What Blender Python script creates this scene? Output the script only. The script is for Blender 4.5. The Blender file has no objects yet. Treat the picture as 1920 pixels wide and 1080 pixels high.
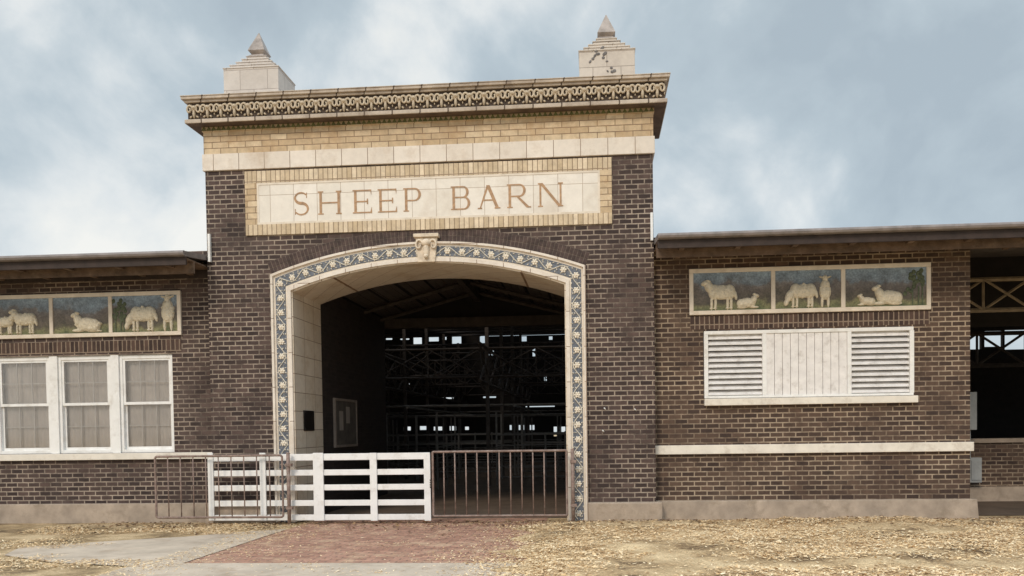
import bpy, bmesh, math, random
from mathutils import Vector, Matrix, noise
random.seed(7)
R = math.radians
S = bpy.context.scene
C = S.collection
WL = {}
# ------------------------------------------------------------------ camera
F = 1500.0; PX, PY = 1000.0, 844.0
cam_loc = Vector((0, -14, 1.6))
RM = (Matrix.Rotation(math.atan(115/F), 3, 'Z') @ Matrix.Rotation(R(90-1.5), 3, 'X') @ Matrix.Rotation(-0.0138, 3, 'Z'))
cd = bpy.data.cameras.new('camera'); cam = bpy.data.objects.new('camera', cd); C.objects.link(cam)
cd.sensor_width = 36; cd.lens = 36*F/1920; cd.shift_x = (960-PX)/1920; cd.shift_y = (PY-540)/1920
cd.clip_end = 2000; cam.matrix_world = Matrix.Translation(cam_loc) @ RM.to_4x4()
S.camera = cam
def ray(px, py): return RM @ Vector(((px-PX)/F, -(py-PY)/F, -1))
def W(px, py, Y):
    d = ray(px, py); t = (Y-cam_loc.y)/d.y; p = cam_loc+d*t; return p.x, p.z
def WX(px, py, Y): return W(px, py, Y)[0]
def WZ(px, py, Y): return W(px, py, Y)[1]
# ------------------------------------------------------------------ materials
def nodes(name):
    m = bpy.data.materials.new(name); m.use_nodes = True
    nt = m.node_tree; b = nt.nodes['Principled BSDF']
    return m, nt, b
def L(nt, a, b): nt.links.new(a, b)
def N(nt, t, **k):
    n = nt.nodes.new(t)
    for a, v in k.items(): setattr(n, a, v)
    return n
def mixc(nt, fac, a, b, mode='MIX'):
    n = N(nt, 'ShaderNodeMix', data_type='RGBA', blend_type=mode)
    for s, v in ((0, fac), (6, a), (7, b)):
        if hasattr(v, 'links'): L(nt, v, n.inputs[s])
        elif s == 0: n.inputs[0].default_value = v
        else: n.inputs[s].default_value = (*v, 1)
    return n.outputs[2]
def noi(nt, vec, scale, detail=4, rough=.6):
    n = N(nt, 'ShaderNodeTexNoise'); n.inputs['Scale'].default_value = scale; n.inputs['Detail'].default_value = detail
    n.inputs['Roughness'].default_value = rough
    if vec: L(nt, vec, n.inputs['Vector'])
    return n.outputs['Fac']
def ramp(nt, f, stops):
    r = N(nt, 'ShaderNodeValToRGB'); e = r.color_ramp.elements
    e[0].position = stops[0][0]; e[0].color = (*stops[0][1], 1); e[1].position = stops[-1][0]; e[1].color = (*stops[-1][1], 1)
    for p, c in stops[1:-1]:
        x = e.new(p); x.color = (*c, 1)
    L(nt, f, r.inputs[0]); return r.outputs[0]
def bmp(nt, b, h, st=.3, dist=.01):
    n = N(nt, 'ShaderNodeBump'); n.inputs['Strength'].default_value = st; n.inputs['Distance'].default_value = dist
    L(nt, h, n.inputs['Height']); L(nt, n.outputs[0], b.inputs['Normal'])
def g3(v): return (v, v, v)
def mat(name, col, rough=.8, sc=6, amt=.25, bump=.2, metal=0, stain=None, stain_amt=.5, fine=60, dist=.01):
    m, nt, b = nodes(name); tc = N(nt, 'ShaderNodeTexCoord').outputs['Object']
    f = noi(nt, tc, sc, 6)
    c = ramp(nt, f, [(.3, tuple(x*(1-amt) for x in col)), (.7, tuple(min(1, x*(1+amt)) for x in col))])
    if stain:
        s = ramp(nt, noi(nt, tc, sc*.6+1.3, 8, .7), [(.52, g3(0)), (.68, g3(stain_amt))])
        c = mixc(nt, s, c, stain)
    L(nt, c, b.inputs['Base Color']); b.inputs['Roughness'].default_value = rough; b.inputs['Metallic'].default_value = metal
    if bump: bmp(nt, b, noi(nt, tc, fine, 4), bump, dist)
    return m
def brick(name, c1, c2, mo, w, h, ms, plane='wall', mo2=None, bump=.6, stain=None, stain_amt=.4, rough=.85, off=.5, bias=0, vshift=0, extra=.5, light=None):
    m, nt, b = nodes(name); tc = N(nt, 'ShaderNodeTexCoord').outputs['Object']
    sp = N(nt, 'ShaderNodeSeparateXYZ'); L(nt, tc, sp.inputs[0])
    cb = N(nt, 'ShaderNodeCombineXYZ')
    if plane == 'ground':
        L(nt, sp.outputs[0], cb.inputs[0]); L(nt, sp.outputs[1], cb.inputs[1])
    else:
        a = N(nt, 'ShaderNodeMath', operation='ADD'); L(nt, sp.outputs[0], a.inputs[0]); L(nt, sp.outputs[1], a.inputs[1])
        z = N(nt, 'ShaderNodeMath', operation='ADD'); L(nt, sp.outputs[2], z.inputs[0]); z.inputs[1].default_value = vshift
        i, j = (0, 1) if plane == 'wall' else (1, 0)
        L(nt, a.outputs[0], cb.inputs[i]); L(nt, z.outputs[0], cb.inputs[j])
    wob = N(nt, 'ShaderNodeTexNoise'); wob.inputs['Scale'].default_value = 9; L(nt, tc, wob.inputs['Vector'])
    vm = N(nt, 'ShaderNodeVectorMath', operation='MULTIPLY_ADD'); L(nt, wob.outputs['Color'], vm.inputs[0]); vm.inputs[1].default_value = (ms*.9,)*3; L(nt, cb.outputs[0], vm.inputs[2])
    t = N(nt, 'ShaderNodeTexBrick', offset=off); L(nt, vm.outputs[0], t.inputs['Vector'])
    t.inputs['Scale'].default_value = 1; t.inputs['Brick Width'].default_value = w; t.inputs['Row Height'].default_value = h
    t.inputs['Mortar Size'].default_value = ms; t.inputs['Mortar Smooth'].default_value = .2; t.inputs['Bias'].default_value = bias
    t.inputs['Color1'].default_value = (*c1, 1); t.inputs['Color2'].default_value = (*c2, 1)
    big = noi(nt, tc, 1.1, 8, .7)
    if mo2:
        mc = ramp(nt, big, [(.42, mo), (.58, mo2)]); L(nt, mc, t.inputs['Mortar'])
    else: t.inputs['Mortar'].default_value = (*mo, 1)
    c = t.outputs['Color']
    v = ramp(nt, noi(nt, tc, 7, 5, .7), [(.3, g3(1-extra*.6)), (.72, g3(1+extra*.35))])
    c = mixc(nt, 1.0, c, v, 'MULTIPLY')
    if stain:
        s = ramp(nt, noi(nt, tc, 2.2, 8, .72), [(.5, g3(0)), (.7, g3(stain_amt))]); c = mixc(nt, s, c, stain)
    if light:   # pale efflorescence in loose drifts
        s = ramp(nt, noi(nt, tc, .75, 9, .75), [(.54, g3(0)), (.74, g3(.38))]); c = mixc(nt, s, c, light)
    L(nt, c, b.inputs['Base Color']); b.inputs['Roughness'].default_value = rough
    inv = N(nt, 'ShaderNodeMath', operation='SUBTRACT'); inv.inputs[0].default_value = 1; L(nt, t.outputs['Fac'], inv.inputs[1])
    ad = N(nt, 'ShaderNodeMath', operation='MULTIPLY_ADD'); L(nt, noi(nt, tc, 45, 4), ad.inputs[0]); ad.inputs[1].default_value = .35; L(nt, inv.outputs[0], ad.inputs[2])
    bmp(nt, b, ad.outputs[0], bump, .012)
    return m
M = {}
M['brick'] = brick('dark_brick', (.042, .026, .023), (.115, .074, .062), (.12, .09, .072), .215, .083, .0108, mo2=(.42, .34, .27), bias=-.1, stain=(.032, .02, .018), stain_amt=.45, bump=.4, light=(.20, .155, .13))
M['brick_wing'] = brick('brown_brick', (.048, .028, .022), (.122, .075, .052), (.17, .12, .085), .215, .083, .011, mo2=(.46, .36, .26), stain=(.036, .022, .018), stain_amt=.35, bump=.4, light=(.22, .16, .115))
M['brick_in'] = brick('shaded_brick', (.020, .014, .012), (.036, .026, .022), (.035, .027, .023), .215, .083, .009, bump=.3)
M['soldier'] = brick('soldier_brick', (.044, .026, .022), (.11, .066, .05), (.28, .21, .155), .24, .083, .011, plane='soldier', off=0)
M['vouss'] = mat('voussoir_brick', (.072, .046, .040), .85, 9, .5, .3)
M['mortar'] = mat('mortar', (.18, .14, .115), .95, 9, .4, .3)
M['yellow'] = brick('yellow_brick', (.53, .38, .22), (.72, .57, .38), (.25, .16, .09), .3, .105, .007, stain=(.42, .25, .11), stain_amt=.65, extra=.4, rough=.55)
M['yellow_soldier'] = brick('yellow_soldier', (.56, .43, .27), (.78, .64, .46), (.32, .22, .14), .5, .085, .008, plane='soldier', off=0, extra=.4, rough=.55)
CR = (.76, .67, .56)
M['cream'] = mat('cream_terracotta', CR, .5, 4, .12, .12, stain=(.42, .31, .2), stain_amt=.4)
M['creamlt'] = mat('pale_terracotta', (.80, .74, .65), .55, 4, .1, .12, stain=(.46, .38, .30), stain_amt=.5)
M['cream_block'] = brick('terracotta_block', (.73, .65, .56), (.82, .74, .65), (.22, .13, .08), .46, .6, .006, stain=(.48, .36, .25), stain_amt=.55, extra=.16, rough=.5, off=0, bump=.3)
M['keystone'] = mat('tan_keystone', (.70, .59, .46), .6, 10, .2, .3, stain=(.3, .2, .12), stain_amt=.5)
M['sign_tile'] = brick('sign_tile', (.76, .70, .61), (.85, .79, .71), (.36, .26, .18), .42, .64, .004, stain=(.56, .46, .36), stain_amt=.5, extra=.13, rough=.45, off=0, bump=.2)
M['reveal'] = brick('reveal_block', (.66, .57, .45), (.76, .67, .55), (.25, .15, .09), .5, .33, .006, stain=(.45, .32, .19), stain_amt=.6, extra=.15, rough=.5, off=.0, bump=.3)
M['coping'] = brick('coping_block', (.48, .40, .32), (.62, .53, .44), (.10, .07, .05), .48, 3, .012, stain=(.20, .145, .11), stain_amt=.7, extra=.3, off=0)
M['frieze'] = mat('frieze_ground', (.055, .033, .02), .7, 6, .4)
M['orn'] = mat('ornament_glaze', (.58, .48, .35), .5, 12, .3, .2, stain=(.15, .095, .06), stain_amt=.8)
M['under'] = mat('dark_underside', (.12, .08, .055), .8, 5, .4)  # dark brown for the cornice's sloping underside, darker than the coping
M['green'] = mat('green_glaze', (.11, .11, .03), .6, 8, .4)
M['blue'] = mat('blue_mosaic', (.115, .13, .16), .5, 25, .45, .3, stain=(.38, .33, .26), stain_amt=.7)
M['flower'] = mat('flower_glaze', (.76, .68, .56), .5, 18, .2, .2)
M['vine'] = mat('vine_glaze', (.62, .57, .48), .5, 18, .3, .2)
M['letter'] = mat('letter_terracotta', (.42, .255, .14), .6, 14, .3, .2)
M['white'] = mat('white_paint', (.86, .85, .83), .55, 5, .06, .2, stain=(.5, .45, .38), stain_amt=.45)
M['conc'] = mat('weathered_concrete', (.40, .32, .25), .9, 3, .25, .5, stain=(.22, .17, .12), stain_amt=.6)
M['roofmetal'] = mat('grey_roof_edge', (.22, .19, .18), .6, 6, .3)
M['fascia'] = mat('dark_fascia', (.040, .026, .022), .7, 6, .4)
M['wood'] = mat('soffit_boards', (.13, .085, .058), .8, 5, .45, .4, stain=(.3, .22, .15), stain_amt=.4)
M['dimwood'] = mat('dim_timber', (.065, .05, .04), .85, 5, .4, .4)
M['ceil'] = brick('ceiling_boards', (.095, .078, .066), (.135, .11, .095), (.012, .01, .008), 4, .14, .008, plane='wall', extra=.4)
M['steel'] = mat('dusty_steel', (.062, .05, .043), .7, 8, .4)
M['pipe'] = mat('galvanised_pipe', (.15, .14, .13), .5, 8, .3, metal=.2)
M['beige'] = mat('beige_lattice', (.32, .25, .17), .7, 6, .3)
M['rust'] = mat('rusty_tube', (.25, .175, .145), .75, 14, .35, .4, stain=(.42, .36, .32), stain_amt=.6)
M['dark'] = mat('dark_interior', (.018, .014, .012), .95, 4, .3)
M['plaque'] = mat('black_plaque', (.02, .016, .013), .4, 20, .3, metal=.3)
M['board'] = mat('notice_board', (.10, .088, .076), .8, 6, .3)
M['paper'] = mat('paper', (.32, .29, .26), .9, 5, .1)
M['boardframe'] = mat('board_frame', (.24, .20, .17), .7, 8, .2)
M['greybox'] = mat('grey_metal_box', (.34, .35, .35), .5, 6, .15)
M['curtain'] = mat('beige_curtain', (.66, .59, .53), .9, 3, .1, .1)
M['muntin'] = mat('grey_muntin', (.72, .67, .62), .8, 5, .1, .1)
M['slat'] = mat('white_slat', (.82, .79, .77), .55, 7, .1, .2, stain=(.4, .35, .3), stain_amt=.5)
M['sheep'] = mat('sheep_glaze', (.76, .68, .53), .45, 22, .16, 1.0, fine=30, dist=.03)
M['tree'] = mat('tree_glaze', (.09, .11, .06), .6, 30, .5, .5)
M['pin'] = brick('pinnacle_stone', (.60, .545, .50), (.65, .595, .55), (.36, .31, .28), .5, .35, .006, extra=.12, stain=(.42, .37, .33), stain_amt=.4, bump=.2)
M['pin2'] = brick('spalled_pinnacle_stone', (.60, .53, .46), (.65, .58, .51), (.32, .27, .23), .48, .26, .006, extra=.15, stain=(.36, .3, .26), stain_amt=.5, bump=.2)
M['spall'] = mat('spalled_patch', (.17, .155, .15), .9, 9, .3, .4)
M['pinf'] = mat('finial_stone', (.38, .33, .30), .8, 6, .3, .4)
# glass
m, nt, b = nodes('window_glass'); out = nt.nodes['Material Output']
tr = N(nt, 'ShaderNodeBsdfTransparent'); gl = N(nt, 'ShaderNodeBsdfGlossy'); gl.inputs['Roughness'].default_value = .08
fr = N(nt, 'ShaderNodeFresnel'); fr.inputs[0].default_value = 1.5; ms_ = N(nt, 'ShaderNodeMixShader')
L(nt, fr.outputs[0], ms_.inputs[0]); L(nt, tr.outputs[0], ms_.inputs[1]); L(nt, gl.outputs[0], ms_.inputs[2]); L(nt, ms_.outputs[0], out.inputs[0]); M['glass'] = m
# painted landscape tile
m, nt, b = nodes('landscape_tile'); tcn = N(nt, 'ShaderNodeTexCoord'); sp = N(nt, 'ShaderNodeSeparateXYZ'); L(nt, tcn.outputs['Generated'], sp.inputs[0])
nz = noi(nt, tcn.outputs['Object'], 1.9, 5); a = N(nt, 'ShaderNodeMath', operation='MULTIPLY_ADD'); L(nt, nz, a.inputs[0]); a.inputs[1].default_value = .9; L(nt, sp.outputs[2], a.inputs[2])
mr = N(nt, 'ShaderNodeMath', operation='MULTIPLY'); L(nt, a.outputs[0], mr.inputs[0]); mr.inputs[1].default_value = .6
c = ramp(nt, mr.outputs[0], [(.26, (.10, .125, .05)), (.36, (.22, .21, .10)), (.42, (.11, .09, .06)), (.55, (.15, .12, .095)), (.64, (.19, .165, .15)), (.68, (.20, .235, .27)), (.80, (.25, .32, .39))])
v = ramp(nt, noi(nt, tcn.outputs['Object'], 35, 4), [(.3, g3(.6)), (.7, g3(1.3))]); c = mixc(nt, 1.0, c, v, 'MULTIPLY')
v = ramp(nt, noi(nt, tcn.outputs['Object'], 7, 5), [(.35, g3(.7)), (.65, g3(1.2))]); c = mixc(nt, 1.0, c, v, 'MULTIPLY')
L(nt, c, b.inputs['Base Color']); b.inputs['Roughness'].default_value = .4; M['land'] = m
# ground materials
def groundmat(name, stops, sc, bump=.8):
    m, nt, b = nodes(name); tc = N(nt, 'ShaderNodeTexCoord').outputs['Object']
    c = ramp(nt, noi(nt, tc, sc, 8, .7), stops)
    v = ramp(nt, noi(nt, tc, 38, 5, .8), [(.3, g3(.5)), (.7, g3(1.35))]); c = mixc(nt, 1.0, c, v, 'MULTIPLY')
    L(nt, c, b.inputs['Base Color']); b.inputs['Roughness'].default_value = .95; bmp(nt, b, noi(nt, tc, 30, 6, .8), bump, .03); return m
M['ground'] = groundmat('soil_and_straw', [(.38, (.17, .115, .06)), (.5, (.46, .32, .17)), (.62, (.70, .52, .31))], 1.3)
M['mulch'] = groundmat('straw_bedding', [(.36, (.19, .12, .06)), (.45, (.50, .34, .18)), (.60, (.78, .58, .34))], 1.0)
M['slab'] = mat('slab_concrete', (.50, .41, .32), .9, 2, .2, .4, stain=(.30, .21, .14), stain_amt=.6)
M['floor'] = mat('barn_floor', (.12, .085, .06), .9, 2, .3, .4)
M['paver'] = brick('red_paver', (.36, .18, .12), (.50, .27, .19), (.21, .14, .10), .22, .105, .008, plane='ground', stain=(.60, .43, .28), stain_amt=.8, extra=.7)
def island(name, stops):
    m, nt, b = nodes(name); g = N(nt, 'ShaderNodeNewGeometry')
    L(nt, ramp(nt, g.outputs['Random Per Island'], stops), b.inputs['Base Color']); b.inputs['Roughness'].default_value = .85; return m
M['chip'] = island('chip', [(0, (.36, .21, .09)), (.2, (.66, .44, .22)), (.6, (.84, .62, .36)), (1, (.93, .78, .54))])
M['leaf'] = island('leaf', [(0, (.06, .035, .02)), (.5, (.20, .11, .05)), (1, (.34, .21, .10))])
# ------------------------------------------------------------------ mesh builder
class MB:
    def __init__(s): s.bm = bmesh.new()
    def face(s, pts):
        return s.bm.faces.new([s.bm.verts.new(p) for p in pts])
    def hexa(s, P):
        v = [s.bm.verts.new(p) for p in P]
        for f in ((0,3,2,1),(4,5,6,7),(0,1,5,4),(1,2,6,5),(2,3,7,6),(3,0,4,7)): s.bm.faces.new([v[i] for i in f])
    def box(s, x0, x1, y0, y1, z0, z1):
        x0, x1 = min(x0,x1), max(x0,x1); z0, z1 = min(z0,z1), max(z0,z1); y0, y1 = min(y0,y1), max(y0,y1)
        s.hexa([(x0,y0,z0),(x1,y0,z0),(x1,y1,z0),(x0,y1,z0),(x0,y0,z1),(x1,y0,z1),(x1,y1,z1),(x0,y1,z1)]); return s
    def frustum(s, r0, z0, r1, z1):
        s.hexa([(r0[0],r0[2],z0),(r0[1],r0[2],z0),(r0[1],r0[3],z0),(r0[0],r0[3],z0),(r1[0],r1[2],z1),(r1[1],r1[2],z1),(r1[1],r1[3],z1),(r1[0],r1[3],z1)]); return s
    def prism(s, poly, y0, y1, tri=True):
        a = [s.bm.verts.new((x, y0, z)) for x, z in poly]; b = [s.bm.verts.new((x, y1, z)) for x, z in poly]; n = len(poly)
        fs = [s.bm.faces.new(a), s.bm.faces.new(b[::-1])]
        for i in range(n): s.bm.faces.new([a[i], b[i], b[(i+1)%n], a[(i+1)%n]])
        if tri: bmesh.ops.triangulate(s.bm, faces=fs)
        return s
    def prof(s, poly, x0, x1):
        a = [s.bm.verts.new((x0, y, z)) for y, z in poly]; b = [s.bm.verts.new((x1, y, z)) for y, z in poly]; n = len(poly)
        s.bm.faces.new(a); s.bm.faces.new(b[::-1])
        for i in range(n): s.bm.faces.new([a[i], b[i], b[(i+1)%n], a[(i+1)%n]])
        return s
    def strip(s, A, B, y0, y1):
        n = len(A)
        a0 = [s.bm.verts.new((x,y0,z)) for x,z in A]; b0 = [s.bm.verts.new((x,y0,z)) for x,z in B]
        a1 = [s.bm.verts.new((x,y1,z)) for x,z in A]; b1 = [s.bm.verts.new((x,y1,z)) for x,z in B]
        for i in range(n-1):
            for q in ((a0[i],a0[i+1],b0[i+1],b0[i]),(a1[i],b1[i],b1[i+1],a1[i+1]),(a0[i],a1[i],a1[i+1],a0[i+1]),(b0[i],b0[i+1],b1[i+1],b1[i])): s.bm.faces.new(q)
        for i in (0, n-1): s.bm.faces.new((a0[i],b0[i],b1[i],a1[i]))
        return s
    def tube(s, pts, r, n=8, closed=False):
        pts = [Vector(p) for p in pts]; rings = []; k = len(pts)
        for i, p in enumerate(pts):
            if closed: d = pts[(i+1)%k]-pts[i-1]
            else: d = pts[min(i+1,k-1)]-pts[max(i-1,0)]
            d.normalize(); u = d.cross(Vector((0,1,0)))
            if u.length < .1: u = d.cross(Vector((0,0,1)))
            u.normalize(); w = d.cross(u); rr = r[i] if isinstance(r, (list,tuple)) else r
            rings.append([s.bm.verts.new(p+u*rr*math.cos(2*math.pi*j/n)+w*rr*math.sin(2*math.pi*j/n)) for j in range(n)])
        for i in range(k if closed else k-1):
            for j in range(n): s.bm.faces.new([rings[i][j], rings[i][(j+1)%n], rings[(i+1)%k][(j+1)%n], rings[(i+1)%k][j]])
        if not closed: s.bm.faces.new(rings[0][::-1]); s.bm.faces.new(rings[-1])
        return s
    def ell(s, c, r, ang=0, seg=14):
        mt = Matrix.Translation(c) @ Matrix.Rotation(ang, 4, 'Y') @ Matrix.Diagonal((*r, 1))
        bmesh.ops.create_uvsphere(s.bm, u_segments=seg, v_segments=max(6, seg//2+2), radius=1, matrix=mt); return s
    def build(s, name, m, parent=None, loc=(0,0,0), smooth=False, bevel=0, **k):
        bmesh.ops.recalc_face_normals(s.bm, faces=s.bm.faces)
        me = bpy.data.meshes.new(name); s.bm.to_mesh(me); s.bm.free()
        me.materials.append(M[m] if isinstance(m, str) else m)
        if smooth:
            for p in me.polygons: p.use_smooth = True
        o = bpy.data.objects.new(name, me); C.objects.link(o); put(o, parent, loc)
        if bevel:
            md = o.modifiers.new('bevel', 'BEVEL'); md.width = bevel; md.segments = 2; md.limit_method = 'ANGLE'
        for a, v in k.items(): o[a] = v
        return o
def put(o, parent, loc):
    loc = Vector(loc); WL[o.name] = loc
    if parent: o.parent = parent; o.location = loc-WL[parent.name]
    else: o.location = loc
def thing(name, label, cat, loc, group=None):
    o = bpy.data.objects.new(name, None); o.empty_display_size = .2; C.objects.link(o); put(o, None, loc)
    o['label'] = label; o['category'] = cat
    if group: o['group'] = group
    return o
def wall(x0, x1, z0, z1, y0, y1, holes):
    mb = MB(); xs = sorted({x0, x1, *[h[0] for h in holes], *[h[1] for h in holes]}); zs = sorted({z0, z1, *[h[2] for h in holes], *[h[3] for h in holes]})
    xs = [x for x in xs if x0 <= x <= x1]; zs = [z for z in zs if z0 <= z <= z1]
    def solid(i, j):
        if i < 0 or j < 0 or i >= len(xs)-1 or j >= len(zs)-1: return False
        cx, cz = (xs[i]+xs[i+1])/2, (zs[j]+zs[j+1])/2
        return not any(h[0] < cx < h[1] and h[2] < cz < h[3] for h in holes)
    for i in range(len(xs)-1):
        for j in range(len(zs)-1):
            if not solid(i, j): continue
            a, b, c, d = xs[i], xs[i+1], zs[j], zs[j+1]
            mb.face([(a,y0,c),(b,y0,c),(b,y0,d),(a,y0,d)]); mb.face([(a,y1,c),(a,y1,d),(b,y1,d),(b,y1,c)])
            if not solid(i-1,j): mb.face([(a,y0,c),(a,y0,d),(a,y1,d),(a,y1,c)])
            if not solid(i+1,j): mb.face([(b,y0,c),(b,y1,c),(b,y1,d),(b,y0,d)])
            if not solid(i,j-1): mb.face([(a,y0,c),(a,y1,c),(b,y1,c),(b,y0,c)])
            if not solid(i,j+1): mb.face([(a,y0,d),(b,y0,d),(b,y1,d),(a,y1,d)])
    bmesh.ops.remove_doubles(mb.bm, verts=mb.bm.verts, dist=1e-4)
    return mb
# ------------------------------------------------------------------ planes
P = -0.25; PB = P+1.36; YR = 26.0
PL = WX(392, 620, P); PR = WX(1227, 620, P)
barn = thing('livestock_barn', 'long dark brick barn with arched gatehouse reading SHEEP BARN between two low wings', 'barn', ((PL+PR)/2, P, 0))
# ---- arch
xo0, xo1 = WX(513, 640, P), WX(1099, 640, P); xi0, xi1 = WX(549, 640, P), WX(1063, 640, P)
zso, zpo = WZ(803, 508, P), WZ(803, 455, P); zsi, zpi = WZ(803, 538, P), WZ(803, 491, P)
def archpath(x0, x1, zs, zp, n=40, zb=0.02):
    a = (x1-x0)/2; r = zp-zs; Rr = (a*a+r*r)/(2*r); cx = (x0+x1)/2; cz = zp-Rr; t = math.asin(a/Rr)
    pts = [(x0, zb)]
    for i in range(1, 9): pts.append((x0, zb+(zs-zb)*i/9))
    for i in range(n+1):
        u = -t+2*t*i/n; pts.append((cx+Rr*math.sin(u), cz+Rr*math.cos(u)))
    for i in range(1, 9): pts.append((x1, zs-(zs-zb)*i/9))
    pts.append((x1, zb)); return pts
AO = archpath(xo0, xo1, zso, zpo); AI = archpath(xi0, xi1, zsi, zpi)
def lerp(t): return [(a[0]+(b[0]-a[0])*t, a[1]+(b[1]-a[1])*t) for a, b in zip(AO, AI)]
ZT = WZ(803, 212, P)
arcI = AI[9:50]
wl = MB(); wl.box(PL, xi0-.001, P, PB, 0, ZT); wl.box(xi1+.001, PR, P, PB, 0, ZT)
wl.strip([(x, z+.002) for x, z in arcI], [(x, ZT) for x, z in arcI], P, PB)
wl.build('gatehouse_wall', 'brick', barn)
MB().strip(AO, AI, P-.05, P+.02).build('arch_surround', 'cream', barn)
MB().strip(lerp(.22), lerp(.74), P-.056, P-.04).build('mosaic_band', 'blue', barn)
MB().strip(lerp(-.01), lerp(.10), P-.085, P-.03).build('outer_moulding', 'cream_block', barn)
MB().strip(lerp(.84), lerp(1.02), P-.075, P-.03).build('inner_moulding', 'cream_block', barn)
in2 = archpath(xi0+.03, xi1-.03, zsi-.03, zpi-.03)
MB().strip([(x, z) for x, z in AI], in2, P-.04, PB+.03).build('arch_reveal', 'reveal', barn)
mid = lerp(.48); seg = [0]
for a, b in zip(mid, mid[1:]): seg.append(seg[-1]+math.dist(a, b))
def at(s):
    for i in range(len(seg)-1):
        if seg[i+1] >= s:
            t = (s-seg[i])/(seg[i+1]-seg[i]); a, b = mid[i], mid[i+1]
            d = Vector((b[0]-a[0], b[1]-a[1])).normalized(); return a[0]+(b[0]-a[0])*t, a[1]+(b[1]-a[1])*t, d
    return mid[-1][0], mid[-1][1], Vector((0, -1))
ro = MB()
for k in range(6):
    a = k*math.pi/3; ro.ell((.034*math.cos(a), 0, .034*math.sin(a)), (.026, .016, .02), -a, 8)
ro.ell((0, -.012, 0), (.02, .016, .02), 0, 8)
n = int(seg[-1]/.25); st = seg[-1]/n; r0 = None
for k in range(n):
    x, z, d = at((k+.5)*st)
    if r0 is None: r0 = ro.build('rosette', 'flower', barn, (x, P-.06, z), smooth=True)
    else:
        o = r0.copy(); C.objects.link(o); put(o, barn, (x, P-.06, z))
vm = MB(); pts = []
m_ = int(seg[-1]/.02)
for i in range(m_):
    s = i*seg[-1]/m_; x, z, d = at(s); w = .066*math.sin(2*math.pi*s/(2*st)); pts.append((x-d.y*w, P-.06, z+d.x*w))
vm.tube(pts, .010, 5)
for k in range(n*3):
    s = (k+.5)*st/3+st*.2; x, z, d = at(min(s, seg[-1]-.01)); sd = (-1)**(k//2)
    for q in (-.07, .065, .03):
        a = random.uniform(0, 3.1); vm.ell((x-d.y*q*sd+random.uniform(-.012,.012), P-.06, z+d.x*q*sd), (.022, .01, .009), a, 6)
vm.build('scroll_vine', 'vine', barn, smooth=True)
# brick voussoirs over the surround
a_ = (xo1-xo0)/2; r_ = zpo-zso; RR = (a_*a_+r_*r_)/(2*r_); cx = (xo0+xo1)/2; cz = zpo-RR; tm = math.asin(a_/RR)
bk = MB(); vo = MB(); cnt = 84; A = []; B = []
for i in range(cnt+1):
    u = -tm+2*tm*i/cnt; A.append((cx+(RR+.005)*math.sin(u), cz+(RR+.005)*math.cos(u))); B.append((cx+(RR+.24)*math.sin(u), cz+(RR+.24)*math.cos(u)))
bk.strip(A, B, P-.003, P+.02); bk.build('mortar_arch', 'mortar', barn)
for i in range(cnt):
    u0 = -tm+2*tm*(i+.1)/cnt; u1 = -tm+2*tm*(i+.9)/cnt
    for ra, rb in ((RR+.012, RR+.118), (RR+.13, RR+.235)):
        vo.prism([(cx+ra*math.sin(u0), cz+ra*math.cos(u0)), (cx+ra*math.sin(u1), cz+ra*math.cos(u1)), (cx+rb*math.sin(u1), cz+rb*math.cos(u1)), (cx+rb*math.sin(u0), cz+rb*math.cos(u0))], P-.009, P+.01, False)
vo.build('brick_arch', 'vouss', barn)
# keystone with ram's head
kx0, kx1 = WX(778, 465, P-.12), WX(820, 465, P-.12); kz0, kz1 = WZ(798, 491, P-.12), WZ(798, 438, P-.12); kc = (kx0+kx1)/2; kh = kz1-kz0; kw = kx1-kx0
ks = MB().prism([(kc-kw*.38, kz0), (kc+kw*.38, kz0), (kc+kw*.48, kz1-.06), (kc-kw*.48, kz1-.06)], P-.11, P+.02)
ks.box(kc-kw*.56, kc+kw*.56, P-.15, P+.02, kz1-.06, kz1)
kso = ks.build('keystone', 'keystone', barn, bevel=.008)
rh = MB()
rh.ell((kc, P-.12, kz0+kh*.40), (kw*.14, .05, kh*.3)); rh.ell((kc, P-.125, kz0+kh*.68), (kw*.22, .055, kh*.14)); rh.ell((kc, P-.14, kz0+kh*.2), (kw*.11, .04, kh*.09))
for sg in (-1, 1):
    sp_ = []
    for i in range(22):
        a = i/21*2*math.pi*1.15; rr = kw*(.22-.14*i/21); sp_.append((kc+sg*(kw*.32-rr*math.cos(a)*.8), P-.12-.025*i/21, kz0+kh*.6+rr*math.sin(a)*1.15))
    rh.tube(sp_, [.024-.014*i/21 for i in range(22)], 8)
rh.build('ram_head', 'keystone', kso, smooth=True)
# ---- stacked bands of the gatehouse top
zy0 = WZ(803, 273, P); zc0 = WZ(803, 305, P)
MB().box(PL-.012, PR+.012, P-.012, PB-.02, zy0, ZT-.002).build('yellow_brick_band', 'yellow', barn)
MB().box(PL-.035, PR+.035, P-.035, PB-.03, zc0, zy0-.002).build('terracotta_band', 'cream_block', barn, bevel=.008)
def lay(o, z0, z1): return (PL-o, PR+o, P-o, PB+.1, z0, z1)
zl0 = WZ(803, 212, P-.22); zl1 = WZ(803, 204, P-.22); zf1 = WZ(803, 173, P-.2); zk1 = WZ(803, 157, P-.28)
zdb = WZ(803, 229, P-.03); zdt = WZ(803, 219, P-.03)
MB().box(*lay(.03, zdb, zdt)).build('patina_band', 'yellow', barn)
gm = MB(); gx = PL-.03; gw = (PR-PL+.06)/88
for i in range(88):
    x = gx+i*gw; gm.prism([(x+.006, zdb+.015), (x+gw-.006, zdb+.015), (x+gw/2, zdt-.01)], P-.055, P-.029, False)
gm.build('leaf_moulding', 'green', barn)
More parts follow.
